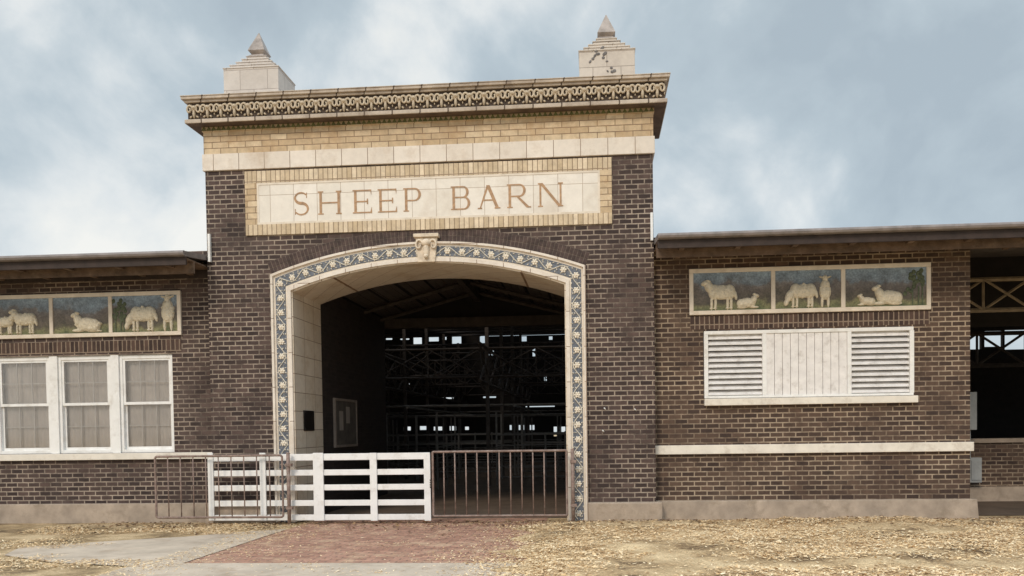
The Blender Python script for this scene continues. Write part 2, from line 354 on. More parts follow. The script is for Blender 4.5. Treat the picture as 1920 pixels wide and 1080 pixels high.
MB().frustum((PL-.05, PR+.05, P-.05, PB+.08), zdt+.002, (PL-.22, PR+.22, P-.22, PB+.09), zl0).build('bed_moulding', 'under', barn)
MB().box(*lay(.235, zl0+.002, zl1)).build('cornice_ledge', 'coping', barn, bevel=.01)
frz = MB().box(*lay(.19, zl1+.002, zf1)).build('ram_frieze', 'frieze', barn)
cp = MB().box(*lay(.235, zf1+.002, zf1+(zk1-zf1)*.4)); cp.box(*lay(.275, zf1+(zk1-zf1)*.4+.002, zk1-.02)); cp.box(*lay(.285, zk1-.018, zk1))
cp.build('cornice_coping', 'coping', barn, bevel=.006)
fh = zf1-zl1; zc = (zf1+zl1)/2; h0 = None; NH = 34; s_ = fh
hb = MB()
hb.ell((0, -.01, -.16*s_), (.10*s_, .04, .28*s_), 0, 8); hb.ell((0, -.015, .2*s_), (.17*s_, .045, .14*s_), 0, 8)
for q in (-.2, 0, .2): hb.ell((.415*s_, -.005, q*s_), (.04*s_, .02, .08*s_), 0, 6)
for sg in (-1, 1):
    sp_ = []
    for i in range(17):
        a = -.3+i/16*2*math.pi*1.2; rr = s_*(.27-.19*i/16); sp_.append((sg*(.27*s_-rr*math.cos(a)*.75), -.015-.03*i/16, .08*s_+rr*math.sin(a)*1.15))
    hb.tube(sp_, [(.085-.04*i/16)*s_ for i in range(17)], 6)
    hb.ell((sg*.2*s_, -.01, -.34*s_), (.1*s_, .02, .06*s_), sg*.6, 6)
for i in range(NH):
    x = PL-.19+(PR-PL+.38)*(i+.5)/NH
    if h0 is None: h0 = hb.build('ram_ornament', 'orn', frz, (x, P-.195, zc), smooth=True)
    else:
        o = h0.copy(); C.objects.link(o); put(o, frz, (x, P-.195, zc))
# ---- pinnacles
def pinnacle(pxc, pytip, pw, matn, lab, dd0, marks):
    Yf = P+.25; Yc = Yf+.35
    cx = WX(pxc, 120, Yf); zt = WZ(pxc, pytip, Yc); zb = zk1-.15; w = pw
    tops = [.78, .70, .62, .54, .47]; ws = [1, .82, .65, .49, .36]; p = MB(); a = zb
    for i in range(5):
        ww = w*ws[i]; dd = dd0*ws[i]; b = zt-tops[i]
        p.box(cx-ww/2, cx+ww/2, Yc-dd/2, Yc+dd/2, a+(.001 if i else 0), b-.018)
        p.box(cx-ww/2-.012, cx+ww/2+.012, Yc-dd/2-.012, Yc+dd/2+.012, b-.017, b); a = b
    po = p.build('pinnacle', matn, barn, bevel=.003, label=lab)
    if marks:
        mk = MB(); yy = Yc-dd0/2
        for k in range(16):
            t = k/15; mk.ell((cx-.28+.42*t+random.uniform(-.05, .05), yy-.001, zt-1.0+.2*math.sin(t*5)+random.uniform(-.06, .06)), (random.uniform(.02, .05), .012, random.uniform(.012, .03)), random.uniform(-1, 1), 7)
        mk.build('spalled_patch', 'spall', po)
    f = MB(); h = zt-.469
    f.frustum((cx-.155, cx+.155, Yc-.155, Yc+.155), h, (cx-.10, cx+.10, Yc-.10, Yc+.10), h+.05)
    f.frustum((cx-.10, cx+.10, Yc-.10, Yc+.10), h+.051, (cx-.155, cx+.155, Yc-.155, Yc+.155), h+.10); f.frustum((cx-.155, cx+.155, Yc-.155, Yc+.155), h+.101, (cx-.006, cx+.006, Yc-.006, Yc+.006), zt)
    f.build('finial', 'pinf', po)
pinnacle(472, 63, 1.0, 'pin', 'pale stepped pinnacle on the left end of the cornice', .8, False)
pinnacle(1138, 28, .95, 'pin2', 'stepped pinnacle with dark spalled patches on the right of the cornice', .8, True)
# ---- sign
sx0, sx1 = WX(461, 380, P), WX(1147, 360, P); sz0, sz1 = WZ(803, 431, P), WZ(803, 309, P)
ix0, ix1 = WX(483, 380, P), WX(1125, 360, P); iz0, iz1 = WZ(803, 411, P), WZ(803, 332, P)
sg = MB().box(ix0, ix1, P-.02, P+.02, iz0, iz1).build('name_panel', 'sign_tile', barn)
MB().box(sx0, sx1, P-.03, P+.01, iz1, sz1).build('panel_border', 'yellow_soldier', sg); MB().box(sx0, sx1, P-.03, P+.01, sz0, iz0).build('panel_border', 'yellow_soldier', sg)
MB().box(sx0, ix0, P-.029, P+.01, iz0+.001, iz1-.001).build('panel_border', 'yellow', sg); MB().box(ix1, sx1, P-.029, P+.01, iz0+.001, iz1-.001).build('panel_border', 'yellow', sg)
fr_ = MB()
t = .035
for q in ((ix0, ix1, iz0, iz0+t), (ix0, ix1, iz1-t, iz1)): fr_.box(q[0], q[1], P-.027, P-.01, q[2], q[3])
for q in ((ix0, ix0+t), (ix1-t, ix1)): fr_.box(q[0], q[1], P-.0265, P-.01, iz0+t, iz1-t)
fr_.build('inner_moulding', 'cream', sg)
lz0, lz1 = WZ(803, 396, P), WZ(803, 352, P); LH = lz1-lz0
def letter(ch, px0, px1):
    x0, x1 = WX(px0, 380, P), WX(px1, 380, P); w = x1-x0; h = LH; T = .045; t = .022; sf = .026
    mb = MB(); k = [0]
    def pg(pts):
        k[0] += 1; mb.prism([(x0+x, lz0+z) for x, z in pts], P-.0235-.0007*k[0], P-.01, False)
    def rc(a, b, c, d): pg([(a, c), (b, c), (b, d), (a, d)])
    def serif(xc, z, up, ww=None):
        q = (ww or T)/2+sf; rc(xc-q, xc+q, z if up else z-.02, z+.02 if up else z)
    def stem(xa, T_=T): rc(xa, xa+T_, 0, h); serif(xa+T_/2, 0, True, T_); serif(xa+T_/2, h, False, T_)
    def bowl(xa, xb, za, zb_):
        cz_ = (za+zb_)/2; ro_ = (zb_-za)/2; n = 14; st_ = xb-ro_ if xb-ro_ > xa else xa
        out = [(xa, zb_)]+[(st_+(xb-st_)*math.sin(math.pi*i/n), cz_+ro_*math.cos(math.pi*i/n)) for i in range(n+1)]+[(xa, za)]
        inn = [(xa, zb_-t)]+[(st_+(xb-st_-T)*math.sin(math.pi*i/n), cz_+(ro_-t)*math.cos(math.pi*i/n)) for i in range(n+1)]+[(xa, za+t)]
        k[0] += 1; mb.strip([(x0+a, lz0+b) for a, b in out], [(x0+a, lz0+b) for a, b in inn], P-.0235-.0007*k[0], P-.01)
    if ch == 'H': stem(sf); stem(w-sf-T); rc(sf+T, w-sf-T, h*.5-t/2, h*.5+t/2)
    if ch == 'E':
        stem(sf); rc(sf, w, h-t, h); rc(sf, w, 0, t); rc(sf, w*.82, h*.5-t/2, h*.5+t/2); pg([(w-.022, h), (w, h), (w, h-.09)]); pg([(w-.022, 0), (w+.01, 0), (w+.004, .1)]); rc(w*.82-.018, w*.82, h*.5-.045, h*.5+.045)
    if ch == 'P': stem(sf); bowl(sf+T*.5, w, h*.44, h)
    if ch == 'B': stem(sf); bowl(sf+T*.5, w*.93, h*.5, h); bowl(sf+T*.5, w, 0, h*.5+t)
    if ch == 'R': stem(sf); bowl(sf+T*.5, w*.86, h*.46, h); pg([(w*.42, h*.48), (w*.42+T, h*.48), (w+.02, 0), (w-T*.9, 0)]); rc(w-T*.5, w+.035, 0, .018)
    if ch == 'A':
        pg([(w*.5-.02, h), (w*.5+.02, h), (sf+.03+t, 0), (sf+.03, 0)]); pg([(w*.5-.03, h), (w*.5+.03, h), (w-sf+.01, 0), (w-sf-T, 0)]); rc(w*.27, w*.74, h*.34, h*.34+t); serif(sf+.04, 0, True, t); serif(w-sf-.02, 0, True)
    if ch == 'N':
        stem(sf, t+.01); stem(w-sf-t-.01, t+.01); pg([(sf, h), (sf+T+.01, h), (w-sf, 0), (w-sf-T-.01, 0)])
    if ch == 'S':
        n = 40; ctr = []
        for i in range(n+1):
            u = i/n
            if u < .5: a = R(35)+(R(270)-R(35))*(u/.5); ctr.append((w*.5+(w*.42)*math.cos(a), h*.745+h*.225*math.sin(a), u))
            else: a = R(90)-(R(90)+R(145))*((u-.5)/.5); ctr.append((w*.5+(w*.46)*math.cos(a), h*.27+h*.245*math.sin(a)+h*.005, u))
        Aa, Bb = [], []
        for i, (x, z, u) in enumerate(ctr):
            x2, z2, _ = ctr[min(i+1, n)]; x1_, z1_, _ = ctr[max(i-1, 0)]; d = Vector((x2-x1_, z2-z1_)).normalized(); hw = .012+.013*math.exp(-((u-.5)/.2)**2)
            Aa.append((x0+x-d.y*hw, lz0+z+d.x*hw)); Bb.append((x0+x+d.y*hw, lz0+z-d.x*hw))
        mb.strip(Aa, Bb, P-.026, P-.01); rc(w*.86, w*.91, h*.74, h*.97); rc(w*.06, w*.11, h*.03, h*.28)
    mb.build('letter', 'letter', sg)
for ch, a, b in (('S', 552, 579), ('H', 597, 641), ('E', 662, 697), ('E', 709, 744), ('P', 757, 790), ('B', 846, 882), ('A', 893, 938), ('R', 951, 992), ('N', 1009, 1056)): letter(ch, a, b)
# ---- wings
ZWL = WZ(200, 528, 0); ZWR = WZ(1500, 470, 0); XE = WX(1819, 700, 0); XLEFT = -26
lw = [WX(0, 755, 0)-.35, WX(325, 755, 0)]; lwz = [WZ(160, 850, 0), WZ(160, 667, 0)]
wx0 = WX(-8, 755, 0)
wall(XLEFT, PL-.002, 0, ZWL+.5, 0, .3, [(wx0, lw[1], lwz[0], lwz[1])]).build('left_wing_wall', 'brick', barn)
wall(PR+.002, XE, 0, ZWR+.3, 0, .3, [(WX(1319, 680, 0), WX(1713, 680, 0), WZ(1515, 744, 0), WZ(1515, 616, 0))]).build('right_wing_wall', 'brick_wing', barn)
MB().box(XE-.3, XE, .302, 3, 0, ZWR+.3).build('end_wall', 'brick_wing', barn)
zb0, zb1 = WZ(1520, 849, 0), WZ(1520, 832, 0); MB().box(PR+.003, XE+.04, -.06, .01, zb0, zb1).build('string_course', 'creamlt', barn, bevel=.008)
zb0, zb1 = WZ(200, 862, 0), WZ(200, 850, 0); MB().box(XLEFT, PL-.003, -.07, .01, zb0, zb1).build('string_course', 'creamlt', barn, bevel=.008)
zp = WZ(1520, 938, -.1); MB().frustum((PR+.1, XE+.1, -.13, .02), -.1, (PR+.1, XE+.08, -.09, .02), zp).build('wing_plinth', 'conc', barn, bevel=.015)
zp = WZ(150, 945, -.1); MB().frustum((XLEFT, PL-.1, -.13, .02), -.1, (XLEFT, PL-.1, -.09, .02), zp).build('wing_plinth', 'conc', barn, bevel=.015)
zp = WZ(1160, 942, P-.1)
MB().box(xo1+.0, PR+.1, P-.13, .0, -.1, zp).build('pier_plinth', 'conc', barn, bevel=.02)
MB().box(PL-.1, xo0, P-.13, .0, -.1, zp).build('pier_plinth', 'conc', barn, bevel=.02)
MB().box(WX(1294, 600, 0), WX(1743, 600, 0), -.005, .01, WZ(1515, 613, 0), WZ(1515, 588, 0)).build('soldier_course', 'soldier', barn)
MB().box(XLEFT, WX(340, 650, 0), -.005, .01, WZ(170, 662, 0), WZ(170, 640, 0)).build('soldier_course', 'soldier', barn)
# ---- roofs
OH = 1.0; zrL = WZ(200, 475, -OH); zrR = WZ(1570, 428, -OH)
def roof(x0, x1, y0, y1, zz, nm='roof'):
    sl = .12; th = .09
    return MB().prof([(y0, zz-th), (y0, zz), (y1, zz+sl*(y1-y0)), (y1, zz+sl*(y1-y0)-th)], x0, x1).build(nm, 'roofmetal', barn)
def eave(x0, x1, z):
    rf = roof(x0, x1, -OH, YR+.5, z)
    MB().box(x0, x1-.01, -OH+.03, -OH+.07, z-.22, z-.092).build('fascia', 'fascia', rf)
    MB().tube([(x0, -OH-.03, z-.04), (x1, -OH-.03, z-.04)], .045, 8).build('gutter', 'roofmetal', rf)
    MB().box(x0, x1-.02, -OH+.32, -OH+.36, z-.31, z-.12).build('inner_beam', 'wood', rf)
    sf = MB()
    for i in range(7): sf.box(x0, x1-.02, -OH+.08+i*.13, -OH+.2+i*.13, z-.118, z-.095)
    sf.build('soffit_board', 'wood', rf)
    for i in range(12):
        if x1 > 20: x = x0+.4+i*.9
        else: x = x1-.4-i*.9
        MB().box(x-.04, x+.04, -OH+.08, -.015, z-.21, z-.119).build('rafter_tail', 'wood', rf)
eave(XLEFT, PL-.012, zrL); eave(PR+.012, 26, zrR)
zc_ = (zrL+zrR)/2+.9
roof(PL, PR, 6.4, 26.5, zc_+.12*6.4, 'centre_roof')
MB().box(XLEFT, PL-.01, -.012, .0, ZWL+.02, zrL-.1).build('frieze_board', 'fascia', barn)
for px, a, b in ((392, 440, 492), (1222, 400, 452)):
    x = WX(px, (a+b)/2, P-.05); MB().box(x-.02, x+.02, P-.06, P-.005, WZ(px, b, P), WZ(px, a, P)).build('conduit', 'white', barn)
for px, py in ((1134, 766), (1191, 768), (1131, 808)):
    x, z = W(px, py, P); MB().tube([(x-.015, P-.03, z+.012), (x, P-.035, z), (x+.012, P+.005, z-.02)], .009, 6).build('wall_hook', 'white', barn)
# ---- tile panels with sheep
def sheep(kind, cx, zb, h, s, y, par, lab):
    mb = MB(); D = .075; h *= .94
    def e(x, z, rx, rz, ang=0, d=D): mb.ell((cx+x*h, y, zb+z*h), (rx*h, d, rz*h), ang, 12)
    if kind in ('stand', 'graze'):
        e(0, .56, .40, .25); e(s*.24, .58, .21, .26); e(-s*.26, .57, .21, .26)
        for lx in (-.33, -.2, .2, .32): e(lx, .2, .05, .24, 0, .035); e(lx+s*.01, .03, .06, .035, 0, .035)
        e(-s*.46, .46, .06, .17, s*.2, .04)
        if kind == 'stand': e(s*.40, .74, .16, .22, s*.5); e(s*.54, .88, .15, .09, s*.35, .06); e(s*.43, .95, .1, .035, -s*.3, .05)
        else: e(s*.44, .42, .15, .25, -s*.5); e(s*.56, .19, .09, .15, -s*.3, .06); e(s*.45, .3, .1, .035, s*.5, .05)
        for k in range(26): a = random.uniform(0, 6.28); q = random.random()**.5; e(.40*q*math.cos(a), .58+.24*q*math.sin(a), .05, .05, 0, D+.008*(1-q)-.03*q)
    if kind == 'lie':
        e(0, .30, .46, .27); e(-s*.3, .27, .24, .25); e(s*.32, .44, .18, .26, s*.5); e(s*.48, .66, .16, .1, s*.3, .06); e(s*.36, .75, .1, .04, -s*.3, .05)
        e(s*.35, .07, .26, .07, 0, .04); e(-s*.25, .07, .28, .08, 0, .04)
        for k in range(26): a = random.uniform(0, 6.28); q = random.random()**.5; e(.44*q*math.cos(a), .3+.24*q*math.sin(a), .05, .05, 0, D+.008*(1-q)-.03*q)
    if kind == 'front':
        e(0, .5, .2, .28); e(0, .70, .16, .2); e(0, .92, .09, .14, 0, .06); e(-.13, .98, .08, .03, .3, .04); e(.13, .98, .08, .03, -.3, .04)
        for lx in (-.1, .1): e(lx, .18, .05, .22, 0, .035)
        for k in range(14): a = random.uniform(0, 6.28); q = random.random()**.5; e(.18*q*math.cos(a), .55+.26*q*math.sin(a), .045, .045, 0, D+.008*(1-q)-.03*q)
    o = mb.build('sheep_relief', 'sheep', par, smooth=True, label=lab)
    md = o.modifiers.new('remesh', 'REMESH'); md.mode = 'VOXEL'; md.voxel_size = .007; md.use_smooth_shade = True
    return o
def tilegroup(edges, pt, pb, scenes):
    c = (edges[0]+edges[-1])/2; z1, z0 = WZ(c, pt, 0), WZ(c, pb, 0); xs = [WX(e, (pt+pb)/2, 0) for e in edges]; t = .07
    f = MB(); f.box(xs[0], xs[-1], -.045, .01, z1-t, z1); f.box(xs[0], xs[-1], -.045, .01, z0, z0+t)
    for i, x in enumerate(xs):
        a = x if i == 0 else (x-t if i == len(xs)-1 else x-t/2); f.box(a, a+t, -.042, .01, z0+t+.001, z1-t-.001)
    f.build('tile_frame', 'cream', barn, bevel=.006)
    for i in range(len(xs)-1):
        a, b = xs[i]+t/2, xs[i+1]-t/2
        pn = MB().box(a, b, -.02, .012, z0+t*.5, z1-t*.5).build('landscape_tile', 'land', barn)
        if i < len(scenes):
            H = z1-z0-2*t
            for (kind, fx, fh, s, lab) in scenes[i]:
                if kind == 'trees':
                    tb = MB(); xx = a+(b-a)*fx
                    for q in range(26): tb.ell((xx+random.gauss(0, .07), -.02, z0+t+H*random.uniform(.3,.92)), (.035, .015, .04), 0, 7)
                    for q in (-.08, .02, .08): tb.box(xx+q, xx+q+.02, -.028, -.01, z0+t, z0+t+H*.5)
                    tb.build('tree_relief', 'tree', pn)
                else: sheep(kind, a+(b-a)*fx, z0+t+.02, H*fh, s, -.02, pn, lab)
tilegroup([1292, 1449, 1580, 1744], 499, 586, [
    [('stand', .38, .84, -1, 'standing glazed sheep facing left'), ('lie', .70, .54, 1, 'glazed sheep lying down')],
    [('graze', .42, .80, -1, 'glazed sheep grazing'), ('front', .76, .84, 1, 'glazed sheep seen from the front')],
    [('lie', .52, .72, -1, 'large glazed sheep lying down'), ('lie', .26, .42, -1, 'small glazed lamb lying down'), ('trees', .86, 1, 1, '')]])
tilegroup([-150, -10, 98, 209, 341], 552, 634, [[],
    [('stand', .17, .62, 1, 'glazed sheep facing right'), ('stand', .55, .74, -1, 'standing glazed sheep')],
    [('lie', .60, .76, -1, 'glazed sheep lying down'), ('lie', .74, .38, 1, 'small glazed lamb lying down')],
    [('graze', .46, .86, -1, 'large glazed sheep with lowered head'), ('front', .83, 1.0, 1, 'glazed sheep seen from the front'), ('trees', .1, 1, 1, '')]])
# ---- left sash windows
def sash_window(pa, pb):
    x0, x1 = WX(pa, 755, 0), WX(pb, 755, 0); z0, z1 = lwz; zm = WZ(160, 758, 0)
    f = MB(); t = .055
    f.box(x0, x0+t, .03, .16, z0, z1); f.box(x1-t, x1, .03, .16, z0, z1); f.box(x0+t, x1-t, .03, .16, z1-.07, z1); f.box(x0+t, x1-t, .03, .16, z0, z0+.06)
    w = f.build('window', 'white', barn, bevel=.005)
    a, b = x0+t, x1-t
    for nm, c, d, y in (('upper_sash', zm-.02, z1-.07, .045), ('lower_sash', z0+.06, zm+.03, .085)):
        s = MB(); q = .042
        s.box(a, a+q, y, y+.035, c, d); s.box(b-q, b, y, y+.035, c, d); s.box(a+q, b-q, y, y+.035, c, c+.05); s.box(a+q, b-q, y, y+.035, d-.035, d); s.build(nm, 'white', w)
        mu = MB()
        for k in (1, 2): xx = a+q+(b-a-2*q)*k/3; mu.box(xx-.008, xx+.008, y+.014, y+.03, c+.05, d-.035)
        mu.box(a+q, b-q, y+.016, y+.029, (c+d)/2-.008, (c+d)/2+.008)
        mu.build('muntins', 'muntin', w)
        MB().box(a+q, b-q, y+.008, y+.012, c+.05, d-.035).build('glass_pane', 'glass', w)
    cu = MB(); n = 60
    A = [(a-.02+(b-a+.04)*i/n, .150+.004*math.sin(i*1.15)+.002*math.sin(i*.43+pa)) for i in range(n+1)]
    v0 = [cu.bm.verts.new((x, y, z0-.0)) for x, y in A]; v1 = [cu.bm.verts.new((x, y, z1)) for x, y in A]
    for i in range(n): cu.bm.faces.new((v0[i], v0[i+1], v1[i+1], v1[i]))
    cu.build('curtain', 'curtain', w, smooth=True)
sash_window(-8, 94); sash_window(109, 209); sash_window(224, 325)
for a, b in ((94, 109), (209, 224)): MB().box(WX(a, 755, 0)+.001, WX(b, 755, 0)-.001, .0, .17, *lwz).build('window_mullion', 'white', barn)
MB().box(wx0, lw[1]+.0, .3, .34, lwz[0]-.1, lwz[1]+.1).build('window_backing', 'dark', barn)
# ---- right louvred opening
lx0, lx1 = WX(1320, 680, 0), WX(1712, 680, 0); lz0_, lz1_ = WZ(1515, 744, 0), WZ(1515, 617, 0); c0, c1 = WX(1437, 680, 0), WX(1588, 680, 0)
f = MB(); t = .06
f.box(lx0, lx1, -.03, .1, lz1_-t, lz1_); f.box(lx0, lx1, -.03, .1, lz0_, lz0_+.04)
for a in (lx0, lx1-t, c0-.07, c1+.0): f.box(a, a+t+.01, -.028, .1, lz0_+.04, lz1_-t)
lv = f.build('louvred_window', 'white', barn, bevel=.005)
for a, b in ((lx0+t+.012, c0-.072), (c1+.075, lx1-t-.002)):
    s = MB(); n = 11; H = lz1_-t-lz0_-.04; dz = H/n
    for i in range(n):
        z = lz0_+.04+dz*(i+.1); s.prof([(-.012, z), (-.012, z+.016), (.07, z+dz*.76+.016), (.07, z+dz*.76)], a, b)
    s.build('louvre_slats', 'slat', lv)
s = MB(); n = 10; wv = (c1-c0)/n
for i in range(n): s.box(c0+.002+i*wv, c0+(i+1)*wv-.006, -.012-.002*(i % 2), .05, lz0_+.041, lz1_-t-.001)
s.build('board_panel', 'slat', lv)
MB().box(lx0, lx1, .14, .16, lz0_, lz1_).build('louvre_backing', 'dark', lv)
MB().box(WX(1320, 750, 0), WX(1718, 750, 0), -.09, .02, WZ(1515, 758, 0), WZ(1515, 745, 0)).build('window_sill', 'creamlt', barn, bevel=.008)
# ---- passage behind the arch
XA, XB = xi0+.0, xi1-.0; YV = 6.0; ze = 4.42; zr = 5.1; xm = (XA+XB)/2
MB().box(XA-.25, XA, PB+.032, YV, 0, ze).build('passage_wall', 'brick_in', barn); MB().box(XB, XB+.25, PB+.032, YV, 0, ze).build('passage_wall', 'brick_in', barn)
ce = MB()
for a, b in ((XA-.25, xm), (XB+.25, xm)):
    n = 16
    for i in range(n):
        p, q = i/n, (i+.93)/n; xa = a+(b-a)*p; xb = a+(b-a)*q; za = ze+(zr-ze)*p; zb_ = ze+(zr-ze)*q; j = .006*(i % 2)
        ce.hexa([(xa, PB+.003, za+j), (xb, PB+.003, zb_+j), (xb, YV, zb_+j), (xa, YV, za+j), (xa, PB+.003, za+.04+j), (xb, PB+.003, zb_+.04+j), (xb, YV, zb_+.04+j), (xa, YV, za+.04+j)])
ce.build('passage_ceiling', 'ceil', barn)
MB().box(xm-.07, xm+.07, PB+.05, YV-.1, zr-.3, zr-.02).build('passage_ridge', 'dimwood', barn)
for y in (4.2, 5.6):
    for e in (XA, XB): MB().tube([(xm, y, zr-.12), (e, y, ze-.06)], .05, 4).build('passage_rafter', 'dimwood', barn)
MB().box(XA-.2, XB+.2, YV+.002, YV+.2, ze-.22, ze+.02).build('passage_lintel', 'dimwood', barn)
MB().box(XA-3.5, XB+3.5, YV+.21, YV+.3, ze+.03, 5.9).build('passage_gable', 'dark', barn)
MB().box(PL, PR, PB+.05, YV+.3, 5.75, 5.85).build('passage_roof', 'roofmetal', barn)
# ---- interior
holes = []
def hole(px0, px1, py0, py1):
    x0, x1 = WX(px0, (py0+py1)/2, YR), WX(px1, (py0+py1)/2, YR); c = (px0+px1)/2; holes.append((x0, x1, WZ(c, py1, YR), WZ(c, py0, YR)))
x = 722
while x < 1062:
    w = random.uniform(6, 20)
    if random.random() < .5: hole(x, min(x+w, 1064), random.choice((630, 632, 634)), random.choice((637, 640, 645)))
    x += w+random.uniform(4, 14)
hole(900, 1064, 626, 629)
for a, b, c, d in ((756, 770, 800, 807), (786, 800, 799, 806), (812, 829, 800, 807), (842, 855, 799, 807), (871, 879, 800, 806), (955, 966, 797, 806), (972, 984, 797, 806), (991, 1002, 797, 806), (1038, 1046, 800, 818), (1050, 1060, 800, 812), (820, 850, 745, 748), (905, 930, 743, 746), (998, 1005, 650, 668), (915, 926, 657, 666), (760, 768, 717, 721), (985, 1040, 761, 763), (884, 900, 701, 703), (1020, 1025, 706, 714)): hole(a, b, c, d)
for a, b, c, d in ((1812, 1840, 625, 655), (1846, 1880, 620, 650), (1884, 1925, 618, 655), (1930, 1990, 615, 655)): hole(a, b, c, d)
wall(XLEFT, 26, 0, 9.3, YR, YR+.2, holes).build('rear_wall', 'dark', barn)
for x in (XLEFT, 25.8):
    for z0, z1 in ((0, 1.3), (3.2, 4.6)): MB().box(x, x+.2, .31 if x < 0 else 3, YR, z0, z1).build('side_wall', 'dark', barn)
def truss(Y, x0, x1, zb, zt, n, m='steel', r=.035):
    t = MB(); t.tube([(x0, Y, zb), (x1, Y, zb)], r, 4); t.tube([(x0, Y, zt), (x1, Y, zt)], r, 4); dx = (x1-x0)/n
    for i in range(n):
        a = x0+i*dx; t.tube([(a, Y+.03, zb), (a+dx, Y+.03, zt)], r*.6, 4); t.tube([(a, Y-.03, zt), (a+dx, Y-.03, zb)], r*.6, 4); t.tube([(a, Y, zb), (a, Y, zt)], r*.6, 4)
    return t.build('roof_truss', m, barn)
for Y, zb, zt, n in ((8.5, 3.1, 3.9, 13), (12, 3.4, 4.4, 15), (15.5, 3.3, 4.2, 18), (19, 3.4, 4.8, 16), (22.5, 3.2, 4.3, 18)): truss(Y, -17, 3, zb, zt, n)
for X in (-9.5, -6.2, -3.0):
    t = MB()
    for z in (2.9, 3.9): t.tube([(X, 7, z), (X, 25, z)], .05, 4)
    for i in range(9): y = 7+2*i; t.tube([(X, y, 2.9), (X, y+2, 3.9)], .03, 4); t.tube([(X, y, 3.9), (X, y+2, 2.9)], .03, 4)
    t.build('roof_truss', 'steel', barn)
for Y in (8.5, 12, 15.5, 19, 22.5):
    for X in (-12, -9.5, -6.2, -3.0, 0): MB().box(X-.05, X+.05, Y-.05, Y+.05, 0, 5.6).build('post', 'steel', barn)
for Y in (9.5, 11, 13.5, 16.5, 18, 20.5, 24): MB().tube([(-17, Y, 4.6+.08*Y-.4), (3, Y, 4.6+.08*Y-.4)], .05, 4).build('purlin', 'steel', barn)
def penpanel():
    root = thing('pen_panel', 'steel pipe pen panel in the dim barn interior behind the gates', 'pen panel', (0, 0, 0), 'pipe pens inside the barn')
    m_ = MB()
    for z in (.25, .55, .85, 1.15, 1.45): m_.tube([(-1.4, 0, z), (1.4, 0, z)], .02, 6)
    m_.build('rail', 'pipe', root)
    for x in (-1.4, 0, 1.4): MB().tube([(x, 0, 0), (x, 0, 2.1 if x else 1.5)], .028, 6).build('upright', 'pipe', root)
    return root
pen0 = penpanel(); first = True
for Y in (9, 11.5, 14, 17, 20):
    for X in (-13.2, -10.2, -7.2, -4.2, -1.2):
        if Y < 12 and X < -11: continue
        if first: pen0.location = (X, Y, 0); first = False; continue
        r = pen0.copy(); C.objects.link(r); r.location = (X+random.uniform(-.3, .3), Y+random.uniform(-.4, .4), 0); r.rotation_euler.z = random.choice((0, 0, .05, 1.57))
        for ch in list(pen0.children):
            c = ch.copy(); C.objects.link(c); c.parent = r
for Y, z in ((10, 2.35), (13, 2.1), (16, 2.5), (18.5, 2.15), (21, 2.4)): MB().tube([(-15, Y, z), (1, Y, z)], .03, 6).build('overhead_pipe', 'pipe', barn)
for X in (-11, -8, -5.2, -2.2): MB().tube([(X, 8, 2.25), (X, 24, 2.25)], .03, 6).build('overhead_pipe', 'pipe', barn)
# ---- right open bay
YL = 3.0; zs1 = WZ(1870, 822, YL)
MB().box(XE+.002, 26, YL, YL+.25, .0, zs1-.09).build('low_wall', 'brick_wing', barn)
MB().box(XE+.002, 26, YL-.06, YL+.3, zs1-.088, zs1).build('wall_cap', 'conc', barn, bevel=.01)
MB().box(XE+.1, 26, YL-.12, YL-.002, -.1, WZ(1870, 912, YL)).build('wing_plinth', 'conc', barn)
zt1, zt0 = WZ(1870, 522, YL), WZ(1870, 580, YL); truss(YL+.1, XE-.2, XE+10, zt0, zt1, 11, 'beige', .045)
MB().box(XE, 26, YL+1.5, YL+1.6, WZ(1870, 612, YL+1.5), 5.4).build('gable_boards', 'dark', barn)
truss(9, 8, 22, WZ(1870, 685, 9), WZ(1870, 625, 9), 11, 'steel', .06)
MB().box(XE+.002, 26, 20, 20.2, 0, WZ(1870, 672, 20)).build('partition_wall', 'dark', barn)
# ---- fixtures
x = WX(1826, 770, 2.6)
bx = thing('utility_box', 'grey metal utility box mounted upright at the right end of the right wing', 'utility box', (x, 2.6, WZ(1822, 830, 2.5)))
MB().box(x-.16, x+.04, 2.55, 2.75, WZ(1826, 806, 2.6), WZ(1826, 735, 2.6)).build('cabinet', 'greybox', bx, bevel=.01); MB().tube([(x-.05, 2.68, WZ(1826, 806, 2.6)), (x-.05, 2.68, .9)], .025, 8).build('conduit', 'greybox', bx)
x = WX(1829, 880, 2.8); bx = thing('meter_box', 'small pale grey box low on the set-back brick wall at the right', 'utility box', (x, 2.75, WZ(1829, 905, 2.75)))
MB().box(x-.14, x+.09, 2.72, 2.87, WZ(1829, 905, 2.75), WZ(1829, 858, 2.75)).build('cabinet', 'greybox', bx, bevel=.01); MB().box(x-.12, x+.07, 2.705, 2.722, WZ(1829, 900, 2.75), WZ(1829, 863, 2.75)).build('cover', 'greybox', bx)
xr = xi0+.03
pq = thing('wall_plaque', 'small black metal plaque on the left reveal of the arch', 'plaque', (xr, .3, WZ(570, 808, .3)))
MB().box(xr, xr+.02, .1, .62, WZ(570, 808, .3), WZ(570, 770, .3)).build('plate', 'plaque', pq, bevel=.004)
for y in (.13, .59):
    for z in (WZ(570, 805, .3), WZ(570, 773, .3)): MB().ell((xr+.022, y, z), (.008, .01, .01), 0, 6).build('screw', 'steel', pq)
z0, z1 = 1.33, 2.24; y0, y1 = 1.9, 3.3
nb = thing('notice_board', 'framed notice board with pale papers on the left wall inside the arch', 'notice board', (XA, (y0+y1)/2, z0))
MB().box(XA, XA+.03, y0, y1, z0, z1).build('backing', 'board', nb)
